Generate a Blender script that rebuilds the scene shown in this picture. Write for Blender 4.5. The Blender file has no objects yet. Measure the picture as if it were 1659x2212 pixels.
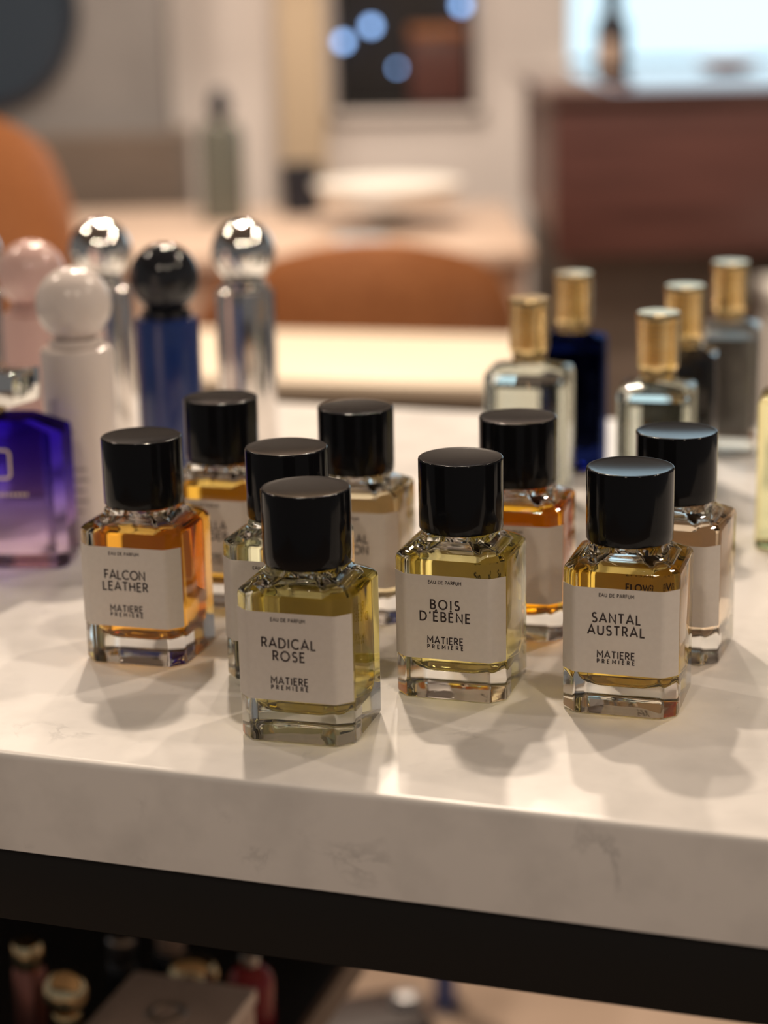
import bpy, bmesh, math, random
from mathutils import Vector, Matrix
random.seed(7)
S = bpy.context.scene
COL = S.collection
T = 0.90                       # height of the marble top above the floor

# ------------------------------------------------------------------ camera
cam_d = bpy.data.cameras.new('camera')
cam = bpy.data.objects.new('camera', cam_d); COL.objects.link(cam)
pitch, roll, cam_h = 0.26458, -0.02082, 0.35525
fwd = Vector((0, math.cos(pitch), -math.sin(pitch)))
up = Vector((0, math.sin(pitch), math.cos(pitch)))
rt = Vector((1, 0, 0))
rt2 = rt*math.cos(roll) + up*math.sin(roll)
up2 = -rt*math.sin(roll) + up*math.cos(roll)
cam.matrix_world = Matrix(((rt2.x, up2.x, -fwd.x, 0), (rt2.y, up2.y, -fwd.y, 0),
                           (rt2.z, up2.z, -fwd.z, T+cam_h), (0, 0, 0, 1)))
cam_d.sensor_fit = 'VERTICAL'; cam_d.sensor_height = 24.0
cam_d.lens = 24.0*4262.66/2212.0
cam_d.clip_start = 0.01; cam_d.clip_end = 60
cam_d.dof.use_dof = True
cam_d.dof.focus_distance = 0.985
cam_d.dof.aperture_fstop = 2.55
S.camera = cam

# ------------------------------------------------------------------ world, exposure, sampling switches
w = bpy.data.worlds.new('room_ambience'); S.world = w; w.use_nodes = True
w.node_tree.nodes['Background'].inputs[0].default_value = (1.0, 0.95, 0.92, 1)
w.node_tree.nodes['Background'].inputs[1].default_value = 0.13
S.view_settings.view_transform = 'Standard'; S.view_settings.look = 'None'
S.view_settings.gamma = 1.0; S.view_settings.use_curve_mapping = False
S.view_settings.exposure = 0.06
cy = S.cycles
cy.use_denoising = True
cy.caustics_refractive = True; cy.caustics_reflective = False
cy.blur_glossy = 0.3
cy.max_bounces = 20; cy.transmission_bounces = 16; cy.glossy_bounces = 6; cy.diffuse_bounces = 4
cy.transparent_max_bounces = 8
cy.sample_clamp_indirect = 10.0

# ------------------------------------------------------------------ ceiling lamps: (x, y, power, size)
WARM = (1.0, 0.82, 0.65)
LAMPS = [(-0.20, 2.55, 42, .09), (1.15, 1.95, 17, .10), (-1.50, 2.10, 14, .10), (0.20, 3.40, 24, .10),
         (0.05, 4.45, 22, .10), (-0.55, -0.70, 12, .12), (0.70, -0.60, 12, .12), (1.8, 0.6, 10, .10), (-1.0, 3.9, 16, .10)]
CEIL = T + 1.95

# ------------------------------------------------------------------ helpers
def put(o, parent=None):
    COL.objects.link(o)
    if parent is not None: o.parent = parent
    return o
def mesh_obj(name, verts, faces, mat, parent=None, angle=35, mats=None, fmat=None):
    me = bpy.data.meshes.new(name)
    me.from_pydata([tuple(v) for v in verts], [], faces)
    me.validate(); me.update()
    for m in (mats or [mat]): me.materials.append(m)
    if fmat:
        for p, i in zip(me.polygons, fmat): p.material_index = i
    if angle is not None:
        me.shade_smooth(); me.set_sharp_from_angle(angle=math.radians(angle))
    o = bpy.data.objects.new(name, me)
    return put(o, parent)
def bm_obj(name, bm, mat, parent=None, angle=35):
    me = bpy.data.meshes.new(name); bm.to_mesh(me); bm.free()
    me.materials.append(mat)
    if angle is not None:
        me.shade_smooth(); me.set_sharp_from_angle(angle=math.radians(angle))
    return put(bpy.data.objects.new(name, me), parent)
def thing(name, label, cat, loc=(0, 0, 0), rz=0, group=None):
    o = bpy.data.objects.new(name, None); o.empty_display_size = .02
    COL.objects.link(o); o.location = loc; o.rotation_euler = (0, 0, rz)
    return tag(o, label, cat, group)
def tag(o, label, cat, group=None):
    o['label'] = label; o['category'] = cat
    if group: o['group'] = group
    return o
def struct(o): o['kind'] = 'structure'; return o
def box(name, x0, x1, y0, y1, z0, z1, mat, parent=None, bev=0.0, seg=2):
    bm = bmesh.new()
    bmesh.ops.create_cube(bm, size=1)
    for v in bm.verts:
        v.co = ((x0+x1)/2+v.co.x*(x1-x0), (y0+y1)/2+v.co.y*(y1-y0), (z0+z1)/2+v.co.z*(z1-z0))
    if bev > 0:
        bmesh.ops.bevel(bm, geom=list(bm.edges), offset=bev, segments=seg, profile=.5, affect='EDGES')
    return bm_obj(name, bm, mat, parent, 40)
def lathe(name, prof, mat, parent=None, n=48, angle=35, cx=0, cyy=0):
    V = []; F = []; rows = []
    for r, z in prof:
        if r < 1e-6:
            rows.append([len(V)]); V.append((cx, cyy, z))
        else:
            rows.append(list(range(len(V), len(V)+n)))
            V += [(cx+r*math.cos(2*math.pi*k/n), cyy+r*math.sin(2*math.pi*k/n), z) for k in range(n)]
    for a, b in zip(rows, rows[1:]):
        for k in range(n):
            k2 = (k+1) % n
            if len(a) == 1 and len(b) == 1: continue
            if len(a) == 1: F.append((a[0], b[k2], b[k]))
            elif len(b) == 1: F.append((a[k], a[k2], b[0]))
            else: F.append((a[k], a[k2], b[k2], b[k]))
    return mesh_obj(name, V, F, mat, parent, angle)
def sphere_prof(r, zc, a0=-90, a1=90, n=18):
    return [(r*math.cos(math.radians(a0+(a1-a0)*i/n)), zc+r*math.sin(math.radians(a0+(a1-a0)*i/n))) for i in range(n+1)]
def ring_loft(loops, closed_bottom=True, closed_top=True):
    V = []; F = []; n = len(loops[0])
    for L in loops: V += L
    for i in range(len(loops)-1):
        for k in range(n):
            k2 = (k+1) % n
            F.append((i*n+k, i*n+k2, (i+1)*n+k2, (i+1)*n+k))
    if closed_bottom: F.append(tuple(range(n-1, -1, -1)))
    if closed_top: F.append(tuple((len(loops)-1)*n+k for k in range(n)))
    return V, F

# ------------------------------------------------------------------ materials
def pmat(name, color, rough=.5, metal=0, spec=.5, coat=0, trans=0, ior=1.45):
    m = bpy.data.materials.new(name); m.use_nodes = True
    b = m.node_tree.nodes['Principled BSDF']
    b.inputs['Base Color'].default_value = (*color, 1)
    b.inputs['Roughness'].default_value = rough
    b.inputs['Metallic'].default_value = metal
    b.inputs['IOR'].default_value = ior
    b.inputs['Specular IOR Level'].default_value = spec
    b.inputs['Coat Weight'].default_value = coat
    b.inputs['Transmission Weight'].default_value = trans
    return m
def noise_col(m, c1, c2, scale=8, detail=4, lo=.35, hi=.65, stretch=(1, 1, 1), bump=0):
    nt = m.node_tree; b = nt.nodes['Principled BSDF']
    tc = nt.nodes.new('ShaderNodeTexCoord'); mp = nt.nodes.new('ShaderNodeMapping')
    mp.inputs['Scale'].default_value = stretch
    nz = nt.nodes.new('ShaderNodeTexNoise'); nz.inputs['Scale'].default_value = scale; nz.inputs['Detail'].default_value = detail
    cr = nt.nodes.new('ShaderNodeValToRGB')
    cr.color_ramp.elements[0].position = lo; cr.color_ramp.elements[0].color = (*c1, 1)
    cr.color_ramp.elements[1].position = hi; cr.color_ramp.elements[1].color = (*c2, 1)
    nt.links.new(tc.outputs['Object'], mp.inputs[0]); nt.links.new(mp.outputs[0], nz.inputs['Vector'])
    nt.links.new(nz.outputs['Fac'], cr.inputs[0]); nt.links.new(cr.outputs[0], b.inputs['Base Color'])
    if bump:
        bp = nt.nodes.new('ShaderNodeBump'); bp.inputs['Strength'].default_value = bump; bp.inputs['Distance'].default_value = .002
        nt.links.new(nz.outputs['Fac'], bp.inputs['Height']); nt.links.new(bp.outputs[0], b.inputs['Normal'])
    return m
def glass(name, color=(1, 1, 1), ior=1.5, rough=0.0):
    m = bpy.data.materials.new(name); m.use_nodes = True; nt = m.node_tree
    for n in list(nt.nodes): nt.nodes.remove(n)
    o = nt.nodes.new('ShaderNodeOutputMaterial'); g = nt.nodes.new('ShaderNodeBsdfGlass')
    g.inputs['Color'].default_value = (*color, 1); g.inputs['IOR'].default_value = ior; g.inputs['Roughness'].default_value = rough
    nt.links.new(g.outputs[0], o.inputs[0])
    return m
def emit(name, color, s):
    m = bpy.data.materials.new(name); m.use_nodes = True; nt = m.node_tree
    for n in list(nt.nodes): nt.nodes.remove(n)
    o = nt.nodes.new('ShaderNodeOutputMaterial'); e = nt.nodes.new('ShaderNodeEmission')
    e.inputs[0].default_value = (*color, 1); e.inputs[1].default_value = s
    nt.links.new(e.outputs[0], o.inputs[0]); return m
def marble():
    m = pmat('white_marble', (.8, .77, .73), .28, spec=.4)
    nt = m.node_tree; b = nt.nodes['Principled BSDF']; L = nt.links.new
    tc = nt.nodes.new('ShaderNodeTexCoord')
    # soft cloudy variation
    n1 = nt.nodes.new('ShaderNodeTexNoise'); n1.inputs['Scale'].default_value = 26; n1.inputs['Detail'].default_value = 5
    c1 = nt.nodes.new('ShaderNodeValToRGB')
    c1.color_ramp.elements[0].position = .28; c1.color_ramp.elements[0].color = (.69, .67, .645, 1)
    c1.color_ramp.elements[1].position = .55; c1.color_ramp.elements[1].color = (.81, .785, .755, 1)
    L(tc.outputs['Object'], n1.inputs['Vector']); L(n1.outputs['Fac'], c1.inputs[0])
    # short broken veins: narrow band of a warped noise, masked by another noise
    n2 = nt.nodes.new('ShaderNodeTexNoise'); n2.inputs['Scale'].default_value = 13; n2.inputs['Detail'].default_value = 7
    n2.inputs['Roughness'].default_value = .62; n2.inputs['Distortion'].default_value = .7
    L(tc.outputs['Object'], n2.inputs['Vector'])
    c2 = nt.nodes.new('ShaderNodeValToRGB'); e = c2.color_ramp.elements
    e[0].position = .475; e[0].color = (0, 0, 0, 1); e[1].position = .5; e[1].color = (1, 1, 1, 1)
    e2 = e.new(.525); e2.color = (0, 0, 0, 1)
    L(n2.outputs['Fac'], c2.inputs[0])
    n3 = nt.nodes.new('ShaderNodeTexNoise'); n3.inputs['Scale'].default_value = 21; n3.inputs['Detail'].default_value = 3
    L(tc.outputs['Object'], n3.inputs['Vector'])
    c3 = nt.nodes.new('ShaderNodeValToRGB')
    c3.color_ramp.elements[0].position = .54; c3.color_ramp.elements[0].color = (0, 0, 0, 1)
    c3.color_ramp.elements[1].position = .68; c3.color_ramp.elements[1].color = (1, 1, 1, 1)
    L(n3.outputs['Fac'], c3.inputs[0])
    mu = nt.nodes.new('ShaderNodeMath'); mu.operation = 'MULTIPLY'; L(c2.outputs[0], mu.inputs[0]); L(c3.outputs[0], mu.inputs[1])
    mu2 = nt.nodes.new('ShaderNodeMath'); mu2.operation = 'MULTIPLY'; L(mu.outputs[0], mu2.inputs[0]); mu2.inputs[1].default_value = .5
    mx = nt.nodes.new('ShaderNodeMix'); mx.data_type = 'RGBA'
    L(mu2.outputs[0], mx.inputs['Factor']); L(c1.outputs[0], mx.inputs['A']); mx.inputs['B'].default_value = (.36, .35, .34, 1)
    L(mx.outputs['Result'], b.inputs['Base Color'])
    return m

M_marble = marble()
M_black_metal = pmat('black_painted_metal', (.010, .010, .010), .5, spec=.3)
M_shelf = pmat('black_shelf', (.012, .012, .013), .45)
M_cap = pmat('glossy_black_plastic', (.006, .006, .007), .09, spec=.22)
M_cap_top = pmat('satin_black_plastic', (.007, .007, .008), .15, spec=.16)
M_glass = glass('clear_glass', (.985, .99, .985), 1.5)
M_glass_plain = glass('clear_glass_bottle', (.93, .95, .93), 1.5)
M_paper = noise_col(pmat('label_paper', (.8, .76, .72), .7, spec=.2), (.80, .75, .70), (.83, .78, .73), 400, 2)
def translucent(m, col, f):
    nt = m.node_tree; out = nt.nodes['Material Output']; b = nt.nodes['Principled BSDF']
    t = nt.nodes.new('ShaderNodeBsdfTranslucent'); t.inputs[0].default_value = (*col, 1)
    mx = nt.nodes.new('ShaderNodeMixShader'); mx.inputs[0].default_value = f
    nt.links.new(b.outputs[0], mx.inputs[1]); nt.links.new(t.outputs[0], mx.inputs[2]); nt.links.new(mx.outputs[0], out.inputs[0])
translucent(M_paper, (.8, .72, .62), .28)
M_ink = pmat('dark_ink', (.035, .022, .022), .6)
M_gold_print = pmat('pale_gold_print', (.75, .6, .45), .4, .6)
M_chrome = pmat('polished_chrome', (.86, .86, .84), .018, 1)
M_gold = noise_col(pmat('brushed_gold', (.83, .62, .30), .22, 1), (.78, .56, .26), (.88, .68, .36), 30, 2, stretch=(1, 1, 12))
M_dkball = pmat('glossy_black_ball', (.015, .016, .02), .06)
M_white_p = pmat('white_gloss_plastic', (.78, .70, .66), .22, coat=.3)
M_pink_p = pmat('pink_gloss_plastic', (.68, .46, .42), .22, coat=.3)
M_blue_g = pmat('deep_blue_lacquer', (.012, .030, .14), .12, coat=.5)
M_tan = noise_col(pmat('tan_leather', (.34, .13, .045), .5), (.30, .11, .038), (.37, .145, .052), 60, 3, bump=.15)
M_wall = noise_col(pmat('white_wall_paint', (.76, .71, .69), .7), (.74, .69, .67), (.78, .73, .71), 5)
M_cream = pmat('cream_pilaster_paint', (.62, .50, .36), .6)
M_grey = noise_col(pmat('grey_wall_paint', (.24, .23, .23), .6), (.225, .215, .215), (.255, .245, .245), 6)
M_dado = noise_col(pmat('grey_brown_wood', (.17, .135, .11), .5), (.15, .12, .10), (.19, .15, .125), 8, 4, stretch=(1, 1, 8))
M_brown = noise_col(pmat('reddish_brown_wood', (.11, .045, .04), .42), (.085, .034, .030), (.135, .055, .047), 3, 4, stretch=(1, 1, 14))
M_brown_top = pmat('polished_brown_top', (.09, .045, .04), .12, coat=.6)
M_ceiling = pmat('ceiling_paint', (.30, .28, .26), .8)
M_floor = noise_col(pmat('tan_floor', (.40, .29, .22), .45), (.37, .27, .20), (.43, .32, .245), 3, 4)
M_beige = pmat('beige_laminate', (.60, .46, .37), .45)
M_cream_top = pmat('cream_table_top', (.76, .65, .51), .4)
M_dark_wood = pmat('dark_wood', (.022, .012, .010), .5)
M_navy = pmat('navy_ceramic', (.018, .02, .03), .35)
M_white = pmat('white_ceramic', (.82, .80, .76), .3)
M_steel = pmat('brushed_steel', (.5, .5, .5), .3, 1)

# ------------------------------------------------------------------ the room
def at_floor(z): return T + z
floor = struct(box('floor', -3.6, 3.6, -2.5, 5.4, -.05, 0, M_floor))
ceiling = struct(box('ceiling', -3.6, 3.6, -2.5, 5.4, CEIL, CEIL+.05, M_ceiling))
# back wall, with openings for the window and the recessed mirror stand-in
def wall_pieces():
    bm = bmesh.new()
    def b(x0, x1, z0, z1, y0=5.2, y1=5.4):
        r = bmesh.ops.create_cube(bm, size=1)
        for v in r['verts']:
            v.co = ((x0+x1)/2+v.co.x*(x1-x0), (y0+y1)/2+v.co.y*(y1-y0), (z0+z1)/2+v.co.z*(z1-z0))
    n0, n1, nz0, nz1 = -.105, .263, T+.02, T+.80
    w0, w1, wz0, wz1 = .50, 2.30, T+.12, T+1.08
    b(-3.6, n0, 0, CEIL); b(n0, n1, 0, nz0); b(n0, n1, nz1, CEIL); b(n1, w0, 0, CEIL)
    b(w0, w1, 0, wz0); b(w0, w1, wz1, CEIL); b(w1, 3.6, 0, CEIL)
    b(n0, n1, nz0, nz1, 5.38, 5.4)
    return bm_obj('wall_back', bm, M_wall, None, None)
struct(wall_pieces())
struct(box('trim_1', -.245, -.125, 5.10, 5.2, 0, CEIL, M_cream, bev=.006))
M_dim_band = pmat('dark_dimming_band', (.10, .085, .075), .7)  # unseen dark bands, added to darken what the cap tops reflect
struct(box('dimming_band_left', -3.6, .47, 4.85, 5.2, T+.95, CEIL, M_dim_band))
struct(box('dimming_band_right', .47, 3.6, 4.95, 5.2, T+1.10, CEIL, M_dim_band))
# lit window
win = struct(bpy.data.objects.new('window_1', None)); COL.objects.link(win); win.location = (1.4, 5.3, T+.60)
M_pane = emit('lit_window_pane', (.66, .88, 1.0), 1.35)
for i in range(3):
    box('pane', -.89+.6*i, -.89+.6*i+.58, 0, .012, -.465, .465, M_pane, win)
for i in range(4):
    box('mullion', -.91+.6*i, -.89+.6*i, -.03, .02, -.48, .48, M_wall, win)
box('window_sill', -.93, .93, -.14, .0, -.505, -.48, M_wall, win, .004)

# ceiling downlights
for i, (x, y, p, s) in enumerate(LAMPS):
    where = ['above the far edge of the marble table', 'right of the lamp over the far table edge', 'left of the lamp over the far table edge',
             'above the tan leather chair', 'nearest the back wall', 'behind the camera on the left', 'behind the camera on the right',
             'far right beside the marble table', 'far left near the round mirror'][i]
    d = thing('ceiling_downlight', 'recessed warm ceiling downlight ' + where, 'lamp', (x, y, CEIL), 0, 'ceiling downlights')
    lathe('trim_ring', [(s*.55, -.001), (s*.55, -.006), (s*.62, -.008), (s*.80, -.004), (s*.82, 0), (s*.55, 0)], M_white, d, 32)
    ld = bpy.data.lights.new('downlight_bulb', 'AREA'); ld.shape = 'DISK'; ld.size = s; ld.energy = p; ld.color = WARM
    lo = bpy.data.objects.new('bulb', ld); COL.objects.link(lo); lo.parent = d; lo.location = (0, 0, -.012)

# ------------------------------------------------------------------ marble display table
YAW = math.radians(-18.48)
tb = thing('display_table', 'white marble topped display table with black metal frame in the foreground', 'table', (0, .8230, 0), YAW)
def slab():
    bm = bmesh.new(); bmesh.ops.create_cube(bm, size=1)
    x0, x1, y0, y1, z0, z1 = -.78, .82, 0, .79, T-.051, T
    for v in bm.verts: v.co = ((x0+x1)/2+v.co.x*(x1-x0), (y0+y1)/2+v.co.y*(y1-y0), (z0+z1)/2+v.co.z*(z1-z0))
    es = [e for e in bm.edges if all(v.co.z > T-.01 for v in e.verts)]
    bmesh.ops.bevel(bm, geom=es, offset=.0035, segments=5, profile=.5, affect='EDGES')
    return bm_obj('marble_top', bm, M_marble, tb, 40)
slab()
for nm, a in (('front_rail', (-.775, .815, .002, .042)), ('back_rail', (-.775, .815, .745, .785)), ('side_rail', (-.775, -.735, .042, .745)), ('side_rail', (.775, .815, .042, .745))):
    box(nm, a[0], a[1], a[2], a[3], T-.090, T-.051, M_black_metal, tb, .0012)
for x in (-.775, .775):
    for y in (.002, .745):
        box('leg', x, x+.04, y, y+.04, 0, T-.090, M_black_metal, tb, .0012)
SHZ = -.40
box('lower_shelf', -.735, -.225, .045, .745, T+SHZ-.02, T+SHZ, M_shelf, tb, .001)
box('back_panel', -.735, -.225, .730, .745, T+SHZ, T-.09, M_shelf, tb)
box('shelf_edge_strip', -.225, -.219, .045, .745, T+SHZ-.02, T+SHZ+.004, M_dado, tb)

# ------------------------------------------------------------------ lettering: strokes in units of the cap height
def arc(cx, cyy, rx, ry, a0, a1, n=14):
    return [(cx+rx*math.cos(math.radians(a0+(a1-a0)*i/n)), cyy+ry*math.sin(math.radians(a0+(a1-a0)*i/n))) for i in range(n+1)]
GL = {
 'A': (.80, [[(0.02, 0), (.40, 1), (.78, 0)], [(.16, .30), (.64, .30)]]),
 'B': (.60, [[(.06, 0), (.06, 1), (.30, 1)] + arc(.30, .76, .22, .24, 80, -90, 8) + [(.06, .52)], [(.30, .52)] + arc(.32, .26, .25, .26, 85, -90, 8) + [(.06, 0)]]),
 'C': (.84, [arc(.50, .5, .45, .5, 48, 312, 22)]),
 'D': (.78, [[(.06, 0), (.06, 1), (.28, 1)] + arc(.28, .5, .45, .5, 85, -85, 16) + [(.28, 0), (.06, 0)]]),
 'E': (.54, [[(.52, 1), (.06, 1), (.06, 0), (.52, 0)], [(.06, .52), (.46, .52)]]),
 'F': (.52, [[(.50, 1), (.06, 1), (.06, 0)], [(.06, .50), (.44, .50)]]),
 'H': (.72, [[(.06, 0), (.06, 1)], [(.66, 0), (.66, 1)], [(.06, .52), (.66, .52)]]),
 'I': (.14, [[(.07, 0), (.07, 1)]]),
 'L': (.50, [[(.06, 1), (.06, 0), (.49, 0)]]),
 'M': (.88, [[(.06, 0), (.06, 1), (.44, .38), (.82, 1), (.82, 0)]]),
 'N': (.74, [[(.06, 0), (.06, 1), (.68, 0), (.68, 1)]]),
 'O': (.98, [arc(.49, .5, .45, .5, 90, 450, 28)]),
 'P': (.56, [[(.06, 0), (.06, 1), (.28, 1)] + arc(.28, .74, .24, .26, 80, -90, 8) + [(.06, .48)]]),
 'R': (.60, [[(.06, 0), (.06, 1), (.28, 1)] + arc(.28, .74, .24, .26, 80, -90, 8) + [(.06, .48)], [(.28, .48), (.57, 0)]]),
 'S': (.56, [arc(.29, .75, .21, .25, 35, 270, 12)[:-1] + arc(.28, .25, .24, .26, 90, -145, 12)]),
 'T': (.62, [[(.01, 1), (.61, 1)], [(.31, 1), (.31, 0)]]),
 'U': (.70, [[(.06, 1), (.06, .32)] + arc(.35, .30, .29, .30, 180, 360, 12) + [(.64, .32), (.64, 1)]]),
 'V': (.76, [[(.02, 1), (.38, 0), (.74, 1)]]),
 'W': (1.10, [[(.02, 1), (.30, 0), (.55, .9), (.80, 0), (1.08, 1)]]),
 'X': (.7, [[(.02, 1), (.68, 0)], [(.68, 1), (.02, 0)]]),
 'Y': (.7, [[(.02, 1), (.35, .48), (.68, 1)], [(.35, .48), (.35, 0)]]),
 "'": (.14, [[(.10, 1.04), (.04, .80)]]),
 'u': (.56, [[(.07, .66), (.07, .22)] + arc(.28, .22, .21, .22, 180, 360, 8) + [(.49, .66)], [(.49, .66), (.49, 0)]]),
 'n': (.56, [[(.07, 0), (.07, .66)], [(.07, .44)] + arc(.28, .44, .21, .22, 180, 0, 8) + [(.49, 0)]]),
 ' ': (.34, []),
}
GL['\u00c9'] = (.54, GL['E'][1] + [[(.24, 1.14), (.40, 1.30)]])
GL['\u00c8'] = (.54, GL['E'][1] + [[(.16, 1.30), (.32, 1.14)]])
def ribbon(V, F, pts, hw, fx):
    P = [Vector(p) for p in pts]
    closed = (P[0]-P[-1]).length < 1e-6
    n = len(P); base = len(V)
    for i in range(n):
        a = P[i-1] if i > 0 else (P[-2] if closed else None)
        c = P[i+1] if i < n-1 else (P[1] if closed else None)
        d1 = (P[i]-a).normalized() if a is not None else None
        d2 = (c-P[i]).normalized() if c is not None else None
        if d1 is None: d1 = d2
        if d2 is None: d2 = d1
        n1 = Vector((-d1.y, d1.x)); n2 = Vector((-d2.y, d2.x))
        m = n1+n2
        m = m.normalized() if m.length > 1e-5 else n1
        k = hw/max(.45, m.dot(n1))
        for s in (1, -1):
            q = P[i]+m*(k*s); V.append(fx(q.x, q.y))
    for i in range(n-1):
        a = base+2*i
        F.append((a, a+1, a+3, a+2))
def text_width(s, sp): return sum(GL[c][0]+sp for c in s)-sp
def lettering(name, lines, parent, mat, y, face=1, cx=0.0):
    """lines: (text, baseline z, cap height, total width or None, stroke in cap heights)"""
    V = []; F = []
    for txt, z, h, wd, st in lines:
        sp = .20
        if wd: sp = (wd/h - text_width(txt, 0))/max(1, len(txt)-1)
        x = -text_width(txt, sp)*h/2
        for c in txt:
            adv, strokes = GL[c]
            for s in strokes:
                ribbon(V, F, s, st/2, lambda u, v, x=x: (cx+face*(x+u*h), y, z+v*h))
            x += (adv+sp)*h
    return mesh_obj(name, V, F, mat, parent, None)

# ------------------------------------------------------------------ square perfume bottles with black round caps
W2, CH = .029, .0071
def octo(h, c, r=.0018, k=3):
    """chamfered square with softly rounded corners, counter-clockwise, as a list of (x, y)"""
    P = [Vector(p) for p in ((h, -h+c), (h, h-c), (h-c, h), (-h+c, h), (-h, h-c), (-h, -h+c), (-h+c, -h), (h-c, -h))]
    out = []
    for i, p in enumerate(P):
        a, b = P[i-1], P[(i+1) % 8]
        d1 = (a-p).normalized(); d2 = (b-p).normalized()
        t = r*math.tan(math.radians(22.5))*2
        s, e = p+d1*t, p+d2*t
        for j in range(k+1):
            u = j/k
            out.append((s*(1-u)**2 + p*2*u*(1-u) + e*u*u).to_tuple())
    return out
OCT_ANG = [math.atan2(y, x) for x, y in octo(W2, CH)]
def oloop(h, c, z, r=.0018): return [(x, y, z) for x, y in octo(h, c, r)]
def cloop(r, z): return [(r*math.cos(a), r*math.sin(a), z) for a in OCT_ANG]
def mix(A, B, t, z): return [(a[0]*(1-t)+b[0]*t, a[1]*(1-t)+b[1]*t, z) for a, b in zip(A, B)]
LIQ = .0712
IH, IC = .0220, .0068
def glass_mesh(name):
    out = [cloop(.010, .0016), cloop(.016, .0012), oloop(W2-.0050, CH-.0008, .0), oloop(W2-.0016, CH-.0004, 0.0),
           oloop(W2-.0004, CH, .0006), oloop(W2, CH, .0018), oloop(W2, CH, .040), oloop(W2, CH, .0722),
           oloop(W2-.0004, CH, .0738), oloop(W2-.0016, CH, .0751)]
    A = oloop(W2-.0034, CH, .0760); B = cloop(.0226, .0806)
    out.append(A)
    for t, z in ((.34, .0772), (.68, .0785), (.92, .0797)): out.append(mix(A, B, t, z))
    out += [cloop(.0224, .0806), cloop(.0222, .0822), cloop(.0214, .0834), cloop(.0130, .0838), cloop(.0125, .098), cloop(.0095, .1)]
    V, F = ring_loft(out)
    # inner cavity above the liquid, facing into the air
    Ai = oloop(IH, IC, LIQ); Bi = cloop(.0090, .0800)
    inn = [Ai, oloop(IH-.0006, IC, .0722), oloop(IH-.0022, IC, .0731)]
    for t, z in ((.35, .0742), (.7, .0760), (.92, .0782)): inn.append(mix(oloop(IH-.0022, IC, 0), Bi, t, z))
    inn += [cloop(.0090, .0800), cloop(.0088, .097)]
    Vi, Fi = ring_loft(inn, closed_bottom=False, closed_top=True)
    o = len(V)
    V += Vi; F += [tuple(o+i for i in reversed(f)) for f in Fi]
    return V, F
def liquid_mesh():
    R = .0075
    L = [cloop(.008, .0130)]
    for k in range(7):
        a = math.radians(-90+15*k)
        L.append(oloop(IH-R+R*math.cos(a), max(.0028, IC-.0018*(1-math.cos(a))), .0130+R+R*math.sin(a)))
    L += [oloop(IH, IC, .045), oloop(IH, IC, LIQ)]
    V, F = ring_loft(L)
    fm = [0]*len(F); fm[-1] = 1
    return V, F, fm
def label_mesh(front=True):
    """paper strip wrapped over the front face and both corner facets"""
    zs = (.0220, .0660); V = []; F = []
    P = octo(W2, CH)
    if front: idx = list(range(5*4+2, 8*4)) + list(range(0, 2)); pts = [P[i] for i in idx]
    else: pts = [(W2-CH-.002, W2), (-W2+CH+.002, W2)]
    def off(p, d):
        v = Vector(p); n = Vector((0, 1)) if not front else None
        if front:
            n = Vector((0, -1))
            if p[0] > W2-CH-1e-4: n = Vector((.7071, -.7071))
            if p[0] < -W2+CH+1e-4: n = Vector((-.7071, -.7071))
        return v+n*d
    n = len(pts)
    for d in (.00045, .00012):
        for z in zs:
            for p in pts:
                q = off(p, d); V.append((q.x, q.y, z))
    for i in range(n-1):
        F.append((i, i+1, n+i+1, n+i))
        F.append((2*n+i+1, 2*n+i, 3*n+i, 3*n+i+1))
        F.append((i+1, i, 2*n+i, 2*n+i+1)); F.append((n+i, n+i+1, 3*n+i+1, 3*n+i))
    F.append((0, n, 3*n, 2*n)); F.append((n-1, 2*n+n-1, 3*n+n-1, 2*n-1))
    return V, F
CAP_PROF = [(.0, .0845), (.0205, .0845), (.0213, .0842), (.02160, .0848), (.02166, .090), (.02166, .11975), (.02158, .12010), (.02138, .12040), (.02106, .12058), (.0207, .12062),
            (.0200, .12052), (.0170, .12036), (.0120, .12012), (.0060, .11995), (0, .1199)]
GV, GF = glass_mesh('x'); LV, LF, LFM = liquid_mesh(); PV, PF = label_mesh(True); QV, QF = label_mesh(False)
def perfume(loc, yaw, label, liquid_color, name1=None, name2=None, back=None, dx=-.0010):
    r = thing('perfume_bottle', label, 'perfume bottle', (loc[0], loc[1], T+.0003), yaw, 'square perfume bottles with black round caps')
    mesh_obj('glass_body', GV, GF, M_glass, r, 30)
    sid = glass('liquid_side', liquid_color, 1.36/1.5); top = glass('liquid_surface', tuple(c**.3 for c in liquid_color), 1.36)
    mesh_obj('perfume_liquid', LV, LF, None, r, 30, mats=[sid, top], fmat=LFM)
    lb = mesh_obj('paper_label', PV, PF, M_paper, r, 30)
    bk = mesh_obj('back_label', QV, QF, M_paper, r, 30)
    y = -W2-.00056
    lettering('small_print', [('EAU DE PARFUM', .0618, .00165, .0172, .19)], lb, M_ink, y, cx=dx)
    lettering('maker_print', [('MATIERE', .0304, .0034, .0186, .19), ('PREMIERE', .0276, .0020, .0186, .23)], lb, M_ink, y, cx=dx)
    if name1:
        ls = []
        for (t, wd), z in ((name1, .0487), (name2, .0423)):
            ls.append((t, z, .0046, wd, .178))
        lettering('fragrance_name', ls, lb, M_ink, y, cx=dx)
    if back:
        t, h, z, cx = back
        lettering('back_print', [(t, z, h, None, .24)], bk, M_ink, W2+.00002, cx=cx)
    cp = lathe('cap', CAP_PROF, M_cap, r, 96, 40)
    cp.data.materials.append(M_cap_top)
    for p in cp.data.polygons:
        if p.center.z > .1198 and p.normal.z > .97: p.material_index = 1
    return r
YEL = (.90, .84, .50)
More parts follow.
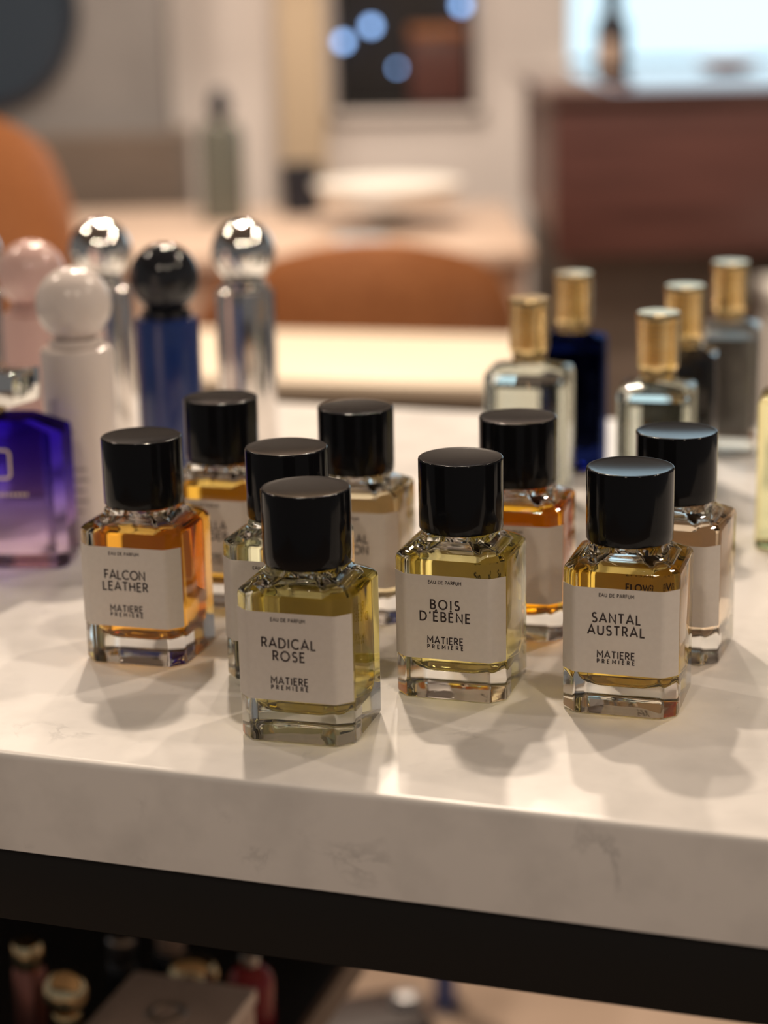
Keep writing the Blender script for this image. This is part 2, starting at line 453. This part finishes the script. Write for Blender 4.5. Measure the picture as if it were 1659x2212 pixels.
perfume((-.0373, .9145), -.289, 'square perfume bottle labelled RADICAL ROSE with pale yellow liquid, frontmost on the marble', (.97, .90, .52), ('RADICAL', .0270), ('ROSE', .0160))
perfume((.0393, .9691), -.3065, "square perfume bottle labelled BOIS D'ÉBÈNE with pale yellow liquid and black cap", (.97, .91, .55), ('BOIS', .0152), ("D'ÉBÈNE", .0262), back=('Sun', .0032, .0502, .006))
perfume((.1217, .9419), -.2994, 'square perfume bottle labelled SANTAL AUSTRAL with amber yellow liquid and black cap', (.98, .83, .36), ('SANTAL', .0240), ('AUSTRAL', .0282), back=('FLOWER', .0032, .0502, .0045))
perfume((-.1294, 1.0327), -.2815, 'square perfume bottle labelled FALCON LEATHER with orange amber liquid and black cap', (.98, .70, .24), ('FALCON', .0232), ('LEATHER', .0258))
perfume((-.0941, 1.1297), -.2838, 'square perfume bottle with golden liquid standing behind the FALCON LEATHER bottle', (.95, .74, .28), ('VANILLA', .0250), ('POWDER', .0262))
perfume((-.0502, .9997), -.305, 'square perfume bottle with very pale green liquid, right behind the RADICAL ROSE bottle', (.96, .97, .84))
perfume((-.0150, 1.0956), -.223, 'square perfume bottle with pale champagne liquid, black cap, between RADICAL ROSE and BOIS bottles', (.98, .91, .74), ('CRYSTAL', .0270), ('SAFFRON', .0270))
perfume((.0748, 1.0608), -.2489, "square perfume bottle with vivid orange liquid standing behind the BOIS D'ÉBÈNE bottle", (1.0, .66, .08))
perfume((.1558, 1.018), -.3545, 'square perfume bottle with pale peach liquid standing behind the SANTAL AUSTRAL bottle', (.98, .89, .78))

# ------------------------------------------------------------------ tall bottles with ball caps
def ball_bottle(x, y, label, ball_mat, body_mat, core=None, collar=None, print_mat=None, wide=.0228):
    r = thing('ball_cap_bottle', label, 'perfume bottle', (x, y, T+.0003), -.25, 'tall bottles with ball caps')
    R = .0245; zc = .18-R
    bt = .128
    if core is None:
        lathe('body', [(0, 0), (wide-.002, 0), (wide-.0005, .0007), (wide, .003), (wide, bt-.004), (wide-.0008, bt-.0012), (wide-.003, bt), (.012, bt+.0005), (0, bt+.0005)], body_mat, r, 64)
    else:
        g = lathe('glass_body', [(0, 0), (wide-.002, 0), (wide-.0005, .0007), (wide, .003), (wide, bt-.004), (wide-.0008, bt-.0012), (wide-.003, bt), (.012, bt+.0005), (0, bt+.0005)], body_mat, r, 64)
        wi = wide-.006
        lathe('liquid_core', [(0, .012), (wi-.003, .012), (wi, .016), (wi, bt-.010), (wi-.004, bt-.006), (0, bt-.005)], core, r, 48)
    lathe('collar', [(.0165, bt+.0005), (.0172, bt+.0012), (.0172, bt+.0045), (.0160, bt+.0055), (.012, bt+.0058)], collar or ball_mat, r, 48)
    lathe('ball_cap', [(0, zc-R*.90)] + sphere_prof(R, zc, -62, 90, 26), ball_mat, r, 64, 50)
    if print_mat:
        for k, (z, a0, a1) in enumerate(((.050, -115, -62), (.043, -118, -60), (.036, -114, -66), (.029, -118, -62), (.022, -112, -70), (.075, -102, -78))):
            V = []; F = []
            for i in range(9):
                a = math.radians(a0+(a1-a0)*i/8)
                for zz in (z, z+.0022): V.append(((wide+.00008)*math.cos(a), (wide+.00008)*math.sin(a), zz))
            for i in range(8): F.append((2*i, 2*i+2, 2*i+3, 2*i+1))
            mesh_obj('printed_line', V, F, print_mat, r, None)
    return r
M_grey_print = pmat('grey_print', (.42, .36, .34), .6)
M_chrome_body = pmat('satin_chrome', (.80, .76, .73), .12, 1)
M_pale_core = glass('pale_gold_liquid', (.95, .82, .60), .92)
ball_bottle(-.1975, 1.265, 'white opaque bottle with white ball cap behind the purple bottle', M_white_p, M_white_p, print_mat=M_grey_print, wide=.0232)
ball_bottle(-.2480, 1.405, 'pink opaque bottle with pink ball cap behind the white ball cap bottle', M_pink_p, M_pink_p, wide=.0235)
ball_bottle(-.1500, 1.375, 'deep blue bottle with glossy black ball cap', M_dkball, M_blue_g)
ball_bottle(-.1030, 1.500, 'polished silver bottle with mirror chrome ball cap, standing right of the blue bottle', M_chrome, M_chrome_body)
ball_bottle(-.2150, 1.525, 'polished silver bottle with mirror chrome ball cap, between white and blue ball cap bottles', M_chrome, M_chrome_body)
ball_bottle(-.3150, 1.52, 'chrome ball cap bottle cut off by the left edge of the photo', M_chrome, M_chrome_body)

# ------------------------------------------------------------------ purple bottle
def gradient_glass():
    m = glass('violet_gradient_glass', (.3, .25, .8), 1.45); nt = m.node_tree
    g = [n for n in nt.nodes if n.type == 'BSDF_GLASS'][0]
    tc = nt.nodes.new('ShaderNodeTexCoord'); sx = nt.nodes.new('ShaderNodeSeparateXYZ'); cr = nt.nodes.new('ShaderNodeValToRGB')
    mr = nt.nodes.new('ShaderNodeMapRange'); mr.inputs['From Max'].default_value = .097
    nt.links.new(tc.outputs['Object'], sx.inputs[0]); nt.links.new(sx.outputs['Z'], mr.inputs['Value'])
    nt.links.new(mr.outputs[0], cr.inputs[0]); nt.links.new(cr.outputs[0], g.inputs['Color'])
    e = cr.color_ramp.elements
    e[0].position = .10; e[0].color = (.84, .74, .84, 1); e[1].position = .95; e[1].color = (.10, .05, .62, 1)
    e2 = e.new(.32); e2.color = (.62, .52, .82, 1); e3 = e.new(.58); e3.color = (.26, .19, .66, 1)
    return m
pb = thing('violet_perfume_bottle', 'violet to clear gradient glass perfume bottle with silver block cap at the left edge', 'perfume bottle', (-.2450, 1.212, T+.0003), -.07)
def purple_body():
    w_, d_ = .047, .020
    def rr(w, d, z, c=.006): return [(x, y, z) for x, y in ((w, -d+c), (w, d-c), (w-c, d), (-w+c, d), (-w, d-c), (-w, -d+c), (-w+c, -d), (w-c, -d))]
    L = [rr(w_-.002, d_-.002, 0), rr(w_, d_, .002), rr(w_, d_, .0855), rr(w_-.001, d_-.001, .0878), rr(w_-.018, d_-.004, .0945), rr(.012, .012, .0955)]
    V, F = ring_loft(L)
    mesh_obj('glass_body', V, F, gradient_glass(), pb, 20)
purple_body()
lathe('neck_collar', [(0, .0945), (.0088, .0945), (.0092, .0955), (.0092, .1015), (.0085, .1035), (0, .1035)], M_gold, pb, 40)
pc = box('cap', -.017, .017, -.0145, .0145, -.0105, .0105, M_chrome, pb, .0012)
pc.location = (.010, 0, .1145); pc.rotation_euler = (0, 0, -.40)
def emblem():
    V = []; F = []
    y = -.0204
    def frame(x0, x1, z0, z1, r, t):
        P = []
        for cx, cz, a in ((x1-r, z1-r, 0), (x0+r, z1-r, 90), (x0+r, z0+r, 180), (x1-r, z0+r, 270)):
            P += arc(cx, cz, r, r, a, a+90, 5)
        P.append(P[0])
        ribbon(V, F, P, t/2, lambda u, v: (u, y, v))
    frame(-.016, .0150, .0590, .0770, .003, .0016)
    mesh_obj('emblem', V, F, M_gold_print, pb, None)
    V = []; F = []
    x = -.026
    while x < .024:
        wd = random.uniform(.0014, .0022)
        ribbon(V, F, [(x, .0485), (x+wd, .0485)], .0010, lambda u, v: (u, y, v)); x += wd+.0009
    mesh_obj('maker_print', V, F, M_gold_print, pb, None)
emblem()

# ------------------------------------------------------------------ rectangular bottles with ribbed gold caps
def gold_bottle(x, y, yaw, label, body_mat, core=None, w_=.026, d_=.021):
    r = thing('gold_cap_bottle', label, 'perfume bottle', (x, y, T+.0003), yaw, 'rectangular bottles with ribbed gold caps')
    def rr(w, d, z, c=.005):
        out = []
        for cx, cyy, a in ((w-c, d-c, 0), (-w+c, d-c, 90), (-w+c, -d+c, 180), (w-c, -d+c, 270)):
            out += [(px, py, z) for px, py in arc(cx, cyy, c, c, a, a+90, 4)]
        return out
    L = [rr(w_-.002, d_-.002, 0), rr(w_-.0004, d_-.0004, .0008), rr(w_, d_, .0025), rr(w_, d_, .0925), rr(w_-.0008, d_-.0008, .0955), rr(w_-.003, d_-.003, .0975), rr(.0135, .0135, .1000, .0125), rr(.0125, .0125, .1010, .012)]
    V, F = ring_loft(L); mesh_obj('glass_body', V, F, body_mat, r, 30)
    if core:
        L = [rr(w_-.008, d_-.008, .016), rr(w_-.006, d_-.006, .019), rr(w_-.006, d_-.006, .085), rr(w_-.008, d_-.008, .088)]
        V, F = ring_loft(L); mesh_obj('liquid_core', V, F, core, r, 30)
    lathe('neck_collar', [(0, .1008), (.0112, .1008), (.0118, .1016), (.0118, .106), (.0112, .107), (0, .107)], M_gold, r, 40)
    P = [(0, .107), (.0122, .107), (.0130, .1085)]
    z = .110
    while z < .140:
        P += [(.0136, z), (.0136, z+.0018), (.0131, z+.0022), (.0131, z+.0028)]; z += .0030
    P += [(.0140, z), (.0141, z+.0030), (.0134, z+.0042), (0, z+.0043)]
    lathe('ribbed_cap', P, M_gold, r, 40)
    return r
M_smoke = glass('clear_core', (.80, .80, .76), .92)
M_black_glass = pmat('black_glass', (.010, .010, .012), .08, coat=.4)
M_navy_glass = glass('navy_glass', (.07, .10, .26), 1.45)
M_pale_yellow = glass('pale_yellow_glass', (.93, .90, .68), 1.45)
gold_bottle(.1010, 1.322, -.25, 'clear glass rectangular bottle with gold cap behind the vivid orange bottle', M_glass_plain, M_smoke, w_=.0285)
gold_bottle(.1790, 1.255, -.25, 'clear glass rectangular bottle with gold cap behind the SANTAL AUSTRAL bottle', M_glass_plain, M_smoke, w_=.0245)
gold_bottle(.1420, 1.435, -.25, 'dark blue glass bottle with gold cap, second from the left of the gold capped group', M_navy_glass, pmat('navy_core', (.008, .012, .05), .2), w_=.0235)
gold_bottle(.2130, 1.365, -.25, 'black glass bottle with gold cap between two clear gold capped bottles', M_black_glass, w_=.0235)
gold_bottle(.2640, 1.475, -.25, 'clear glass bottle with gold cap, farthest right and rear of the gold capped group', M_glass_plain, pmat('smoky_core', (.16, .14, .13), .3), w_=.0235)
gold_bottle(.2620, 1.215, -.25, 'pale yellow glass bottle cut off by the right edge of the photo', M_pale_yellow, w_=.0235)

# ------------------------------------------------------------------ things on the lower shelf
Z0 = T+SHZ+.0004
def on_shelf(name, label, cat, x, y, rz=0): return thing(name, label, cat, (x, y, Z0), rz)
b = on_shelf('gift_box', 'grey lidded box with a pale side on the lower black shelf', 'box', -.157, 1.222, YAW)
M_box_side = pmat('pale_box_board', (.78, .64, .56), .6)
M_box_lid = noise_col(pmat('silver_grey_lid', (.36, .33, .32), .28, .3), (.55, .52, .51), (.68, .64, .63), 25, 3)
box('body', -.046, .046, -.048, .048, 0, .058, M_box_side, b, .0015)
box('lid', -.0475, .0475, -.05, .05, .058, .070, M_box_lid, b, .002)
lathe('lid_emblem', [(.009, .0700), (.010, .0712), (.014, .0712), (.015, .0700)], M_steel, b, 32)
def shelf_bottle(x, y, label, h, r_body, body_mat, ball_r, ball_mat):
    o = on_shelf('round_perfume_bottle', label, 'perfume bottle', x, y)
    bt = h-2*ball_r-.006
    lathe('body', [(0, 0), (r_body-.002, 0), (r_body, .003), (r_body, bt-.008), (r_body-.006, bt-.001), (.009, bt), (0, bt)], body_mat, o, 40)
    lathe('collar', [(0, bt), (.0095, bt), (.0100, bt+.001), (.0100, bt+.006), (.009, bt+.0075), (0, bt+.0075)], M_gold, o, 32)
    lathe('ball_cap', [(0, h-2*ball_r+.001)]+sphere_prof(ball_r, h-ball_r, -70, 90, 18), ball_mat, o, 40, 50)
M_redlac = pmat('red_lacquer', (.30, .015, .03), .2, coat=.4)
M_rosegold = pmat('rose_gold', (.42, .17, .13), .25, .8)
M_polgold = pmat('polished_gold', (.90, .72, .42), .06, 1)
shelf_bottle(-.2250, 1.22, 'dark bottle with polished gold ball cap beside the grey box on the lower shelf',   .104, .0105, M_black_glass, .0158, M_polgold)
o = on_shelf('red_perfume_bottle', 'round shouldered red lacquered bottle behind the grey box on the lower shelf', 'perfume bottle', -.1057, 1.317)
lathe('body', [(0, 0), (.015, 0), (.0175, .003), (.0175, .040)] + [(.0175*math.cos(math.radians(a)), .040+.0155*math.sin(math.radians(a))) for a in (15, 30, 45, 60, 75)] + [(0, .056)], M_redlac, o, 40)
lathe('sprayer_cap', [(0, .0555), (.007, .0555), (.0072, .062), (.006, .0635), (0, .064)], M_steel, o, 32)
o = on_shelf('rose_gold_bottle', 'slim rose gold bottle with gold cap at the left end of the lower shelf', 'perfume bottle', -.259, 1.27)
lathe('body', [(0, 0), (.011, 0), (.012, .002), (.012, .080), (.010, .083), (0, .083)], M_rosegold, o, 40)
lathe('cap', [(0, .083), (.0105, .083), (.011, .084), (.011, .099), (.0098, .101), (0, .101)], M_polgold, o, 40)
o = on_shelf('gold_cap_jar', 'low jar with domed gold cap just behind the grey box', 'jar', -.150, 1.335)
lathe('jar', [(0, 0), (.020, 0), (.022, .003), (.022, .030), (.020, .032), (0, .032)], M_black_glass, o, 40)
lathe('domed_cap', [(0, .032), (.0195, .032), (.0200, .034), (.0195, .042), (.016, .048), (.009, .051), (0, .052)], M_polgold, o, 40)
for x, y, lab in ((-.207, 1.37, 'dim grey capped bottle in the dark left of the gold capped jar'), (-.172, 1.385, 'dim beige capped bottle at the dark back of the lower shelf')):
    o = on_shelf('shelf_bottle', lab, 'perfume bottle', x, y)
    lathe('body', [(0, 0), (.012, 0), (.013, .002), (.013, .030), (.011, .033), (0, .033)], M_black_glass, o, 32)
    lathe('cap', [(0, .033), (.0105, .033), (.011, .034), (.011, .050), (.009, .052), (0, .052)], M_steel if x < -.2 else M_beige, o, 32)

# things seen on the floor under the table
o = thing('black_bag', 'black bag with a silver clasp on the tan floor under the table', 'bag', (-.035, 1.95, 0), .3)
box('bag_body', -.075, .075, -.05, .05, 0, .16, M_dark_wood, o, .02, 4)
lathe('clasp', [(0, .158), (.016, .158), (.018, .164), (.014, .172), (0, .174)], M_steel, o, 24, cx=.05)
o = thing('blue_post', 'slim blue metal post standing on the tan floor under the table', 'post', (.064, 2.24, 0))
lathe('tube', [(0, .004), (.014, .004), (.014, .50), (.012, .504), (0, .504)], pmat('blue_paint', (.05, .08, .25), .4), o, 24)
lathe('foot', [(0, 0), (.026, 0), (.026, .004), (0, .005)], M_steel, o, 24)

# ------------------------------------------------------------------ furniture behind
def tub_chair(x, y, rz, label, R=.29, seat_h=.44, back_h=.83, arm_drop=.14):
    c = thing('tub_chair', label, 'chair', (x, y, 0), rz, 'tan leather tub chairs')
    lathe('seat', [(0, seat_h-.10), (R-.06, seat_h-.10), (R-.04, seat_h-.08), (R-.04, seat_h-.02), (R-.07, seat_h), (0, seat_h+.01)], M_tan, c, 48)
    V = []; F = []; n = 40; sec = 14
    for i in range(n+1):
        a = math.radians(-20+220*i/n)
        s = math.sin(max(0, min(math.pi, a)))
        top = back_h-arm_drop*(1-max(0, s)**.6)
        e = min(1, min(i, n-i)/3.0)
        for k in range(sec):
            b2 = 2*math.pi*k/sec
            cz, sz = math.cos(b2), math.sin(b2)
            rr = R+.035*math.copysign(abs(cz)**.5, cz)*(.5+.5*e)
            z0, z1 = seat_h-.10, top-(1-e)*.05
            zz = (z0+z1)/2+(z1-z0)/2*math.copysign(abs(sz)**.6, sz)
            V.append((rr*math.cos(a), rr*math.sin(a), zz))
    for i in range(n):
        for k in range(sec):
            k2 = (k+1) % sec
            F.append((i*sec+k, (i+1)*sec+k, (i+1)*sec+k2, i*sec+k2))
    F.append(tuple(range(sec))); F.append(tuple(n*sec+k for k in range(sec-1, -1, -1)))
    mesh_obj('backrest', V, F, M_tan, c, 60)
    for a in (45, 135, 225, 315):
        lathe('leg', [(0, 0), (.012, 0), (.018, seat_h-.10), (0, seat_h-.10)], M_dark_wood, c, 16, cx=(R-.08)*math.cos(math.radians(a)), cyy=(R-.08)*math.sin(math.radians(a)))
tub_chair(-.050, 3.42, math.pi+.12, 'tan leather tub chair behind the cream lit table', .258, .44, .850, .24)
tub_chair(-.755, 3.05, math.pi-.1, 'tan leather tub chair at the left edge of the photo', .26, .52, 1.125, .16)
t2 = thing('cream_table', 'cream topped table with dark base in front of the tan chair', 'table', (-.30, 2.76, 0), math.radians(-14))
box('table_top', -.12, .50, -.17, .19, T-.175, T-.15, M_cream_top, t2, .006)
box('apron', -.10, .48, -.15, .17, T-.26, T-.175, M_dark_wood, t2)
for x in (-.09, .44):
    for y in (-.14, .12): box('leg', x, x+.04, y, y+.04, 0, T-.26, M_dark_wood, t2)
t3 = thing('beige_counter', 'long beige counter with candle pot and white bowl on it, behind the chairs', 'counter', (-.20, 4.17, 0), 0)
box('counter_top', -.75, .495, -.42, .42, T-.18, T-.15, M_beige, t3, .006)
box('counter_body', -.72, .48, -.39, .39, 0, T-.18, M_beige, t3)
ZC = T-.15
o = thing('display_flacon', 'tall grey green glass flacon with dark stopper on the beige counter', 'bottle', (-.335, 4.32, ZC))
lathe('glass_body', [(0, 0), (.045, 0), (.048, .004), (.048, .185), (.040, .205), (.016, .215), (.016, .222), (0, .222)], pmat('grey_green_glass', (.22, .23, .20), .1, trans=.5), o, 40)
lathe('stopper', [(0, .222), (.018, .222), (.022, .228), (.024, .25), (.016, .275), (.008, .283), (0, .284)], M_navy, o, 32)
o = thing('candle_pot', 'dark navy candle pot on the beige counter', 'candle', (-.170, 4.42, ZC))
lathe('pot', [(0, 0), (.040, 0), (.043, .003), (.045, .108), (.0435, .110), (.041, .108), (.040, .085), (0, .085)], M_navy, o, 40)
lathe('wax', [(0, .085), (.0399, .085), (.038, .088), (0, .088)], M_white, o, 40)
o = thing('footed_bowl', 'wide white bowl on a glass foot beside the navy candle pot', 'bowl', (.023, 4.15, ZC))
lathe('bowl', [(0, .030), (.05, .030), (.12, .045), (.155, .085), (.157, .092), (.153, .093), (.115, .075), (0, .065)], M_white, o, 56)
lathe('foot', [(0, 0), (.05, 0), (.052, .004), (.022, .012), (.018, .030), (0, .030)], M_glass_plain, o, 32)
o = box('paper_sheet', -.05, .05, -.07, .07, 0, .0015, pmat('pale_blue_paper', (.62, .68, .74), .4), None)
o.location = (-.035, 3.93, ZC); tag(o, 'pale blue sheet lying on the beige counter before the bowl', 'paper')
# brown cabinet with recessed plinth
cb = thing('brown_cabinet', 'reddish brown wooden cabinet with polished top at the right rear', 'cabinet', (.32, 3.60, 0), 0)
box('front_panel', 0, 1.4, 0, .03, T-.145, T+.13, M_brown, cb, .003)
box('carcass', .02, 1.38, .03, .98, T-.14, T+.13, M_brown, cb)
box('top_panel', -.012, 1.41, -.012, 1.0, T+.13, T+.150, M_brown_top, cb, .003)
box('plinth', .03, 1.36, .10, .96, 0, T-.14, M_dado, cb)
o = thing('white_plinth', 'low white display plinth in front of the brown cabinet', 'plinth', (.90, 3.30, 0))
box('body', -.22, .22, -.18, .18, 0, T-.20, M_white, o, .004)
box('top_slab', -.23, .23, -.19, .19, T-.20, T-.17, M_white, o, .004)
o = thing('dark_bottle', 'dark bottle with a beige label on the brown cabinet', 'bottle', (.487, 4.15, T+.150))
lathe('body', [(0, 0), (.032, 0), (.034, .003), (.034, .10), (.026, .118), (.014, .124), (0, .124)], M_navy, o, 40)
lathe('stopper', [(0, .124), (.017, .124), (.018, .128), (.018, .20), (.015, .203), (0, .203)], M_navy, o, 32)
V = []; F = []
for i in range(9):
    a = math.radians(-140+60*i/8)
    for z in (.02, .075): V.append((.0343*math.cos(a), .0343*math.sin(a), z))
for i in range(8): F.append((2*i, 2*i+2, 2*i+3, 2*i+1))
mesh_obj('label', V, F, M_beige, o, 60)
o = lathe('tan_dish', [(0, .004), (.03, 0), (.06, .006), (.07, .018), (.068, .020), (.05, .012), (0, .010)], M_tan, None, 40)
o.location = (.76, 4.35, T+.150); tag(o, 'shallow tan dish on the polished top of the brown cabinet', 'dish')
# grey partition with dado and round mirror on the left
struct(box('wall_left', -2.6, -.515, 4.95, 5.1, T+.0, CEIL, M_grey))
struct(box('trim_2', -2.6, -.47, 4.80, 5.1, 0, T+.0, M_dado))
o = thing('round_mirror', 'dark round wall mirror at the upper left on the grey wall', 'mirror', (-.955, 4.95, T+.30))
m1 = lathe('frame', [(.225, 0), (.24, .003), (.24, .024), (.225, .027), (.222, .012)], M_navy, o, 64); m1.rotation_euler = (math.pi/2, 0, 0)
m2 = lathe('mirror_glass', [(0, .010), (.224, .010), (.224, .004), (0, .004)], pmat('dark_mirror', (.10, .13, .17), .12, .7), o, 64); m2.rotation_euler = (math.pi/2, 0, 0)
# recessed mirror stand-in: glowing balls and a brown block imitate its reflections
o = thing('mirror_stand_in', 'dark framed panel standing in for a mirror in the white back wall, blue glowing balls for its reflected lights', 'mirror stand-in', (.079, 5.2, T+.02))
M_stand_in_dark = pmat('dark_stand_in_lining', (.02, .018, .018), .4)
box('back_board', -.178, .178, .15, .175, .0, .775, M_stand_in_dark, o)
for nm, a in (('frame_rail', (-.20, .20, -.02, .0, -.02, .0)), ('frame_rail', (-.20, .20, -.02, .0, .78, .80)), ('frame_stile', (-.204, -.184, -.02, .0, -.02, .80)), ('frame_stile', (.184, .204, -.02, .0, -.02, .80))):
    box(nm, *a, M_wall, o, .002)
box('stand_in_board', -.178, .178, .02, .15, .0, .012, M_stand_in_dark, o)
M_reflected_light = emit('blue_reflected_light', (.32, .55, 1.0), 5)  # glow imitates blue lights reflected in the mirror
for x, z in ((-.086, .213), (-.160, .175), (-.02, .105), (.15, .262)):
    s = .013 if z != .105 else .007
    lathe('reflected_light_ball', sphere_prof(s, 0, -90, 90, 10), M_reflected_light, o, 16).location = (x, .10, z)
o = thing('brown_reflection_block', 'brown block imitating furniture reflected in the dark mirror stand-in', 'reflection stand-in', (.165, 5.27, T+.032))  # block stands in for brown furniture reflected in the mirror
box('body', -.075, .075, -.04, .04, 0, .17, M_brown, o, .008)
box('lid', -.077, .077, -.042, .042, .17, .20, M_tan, o, .008)
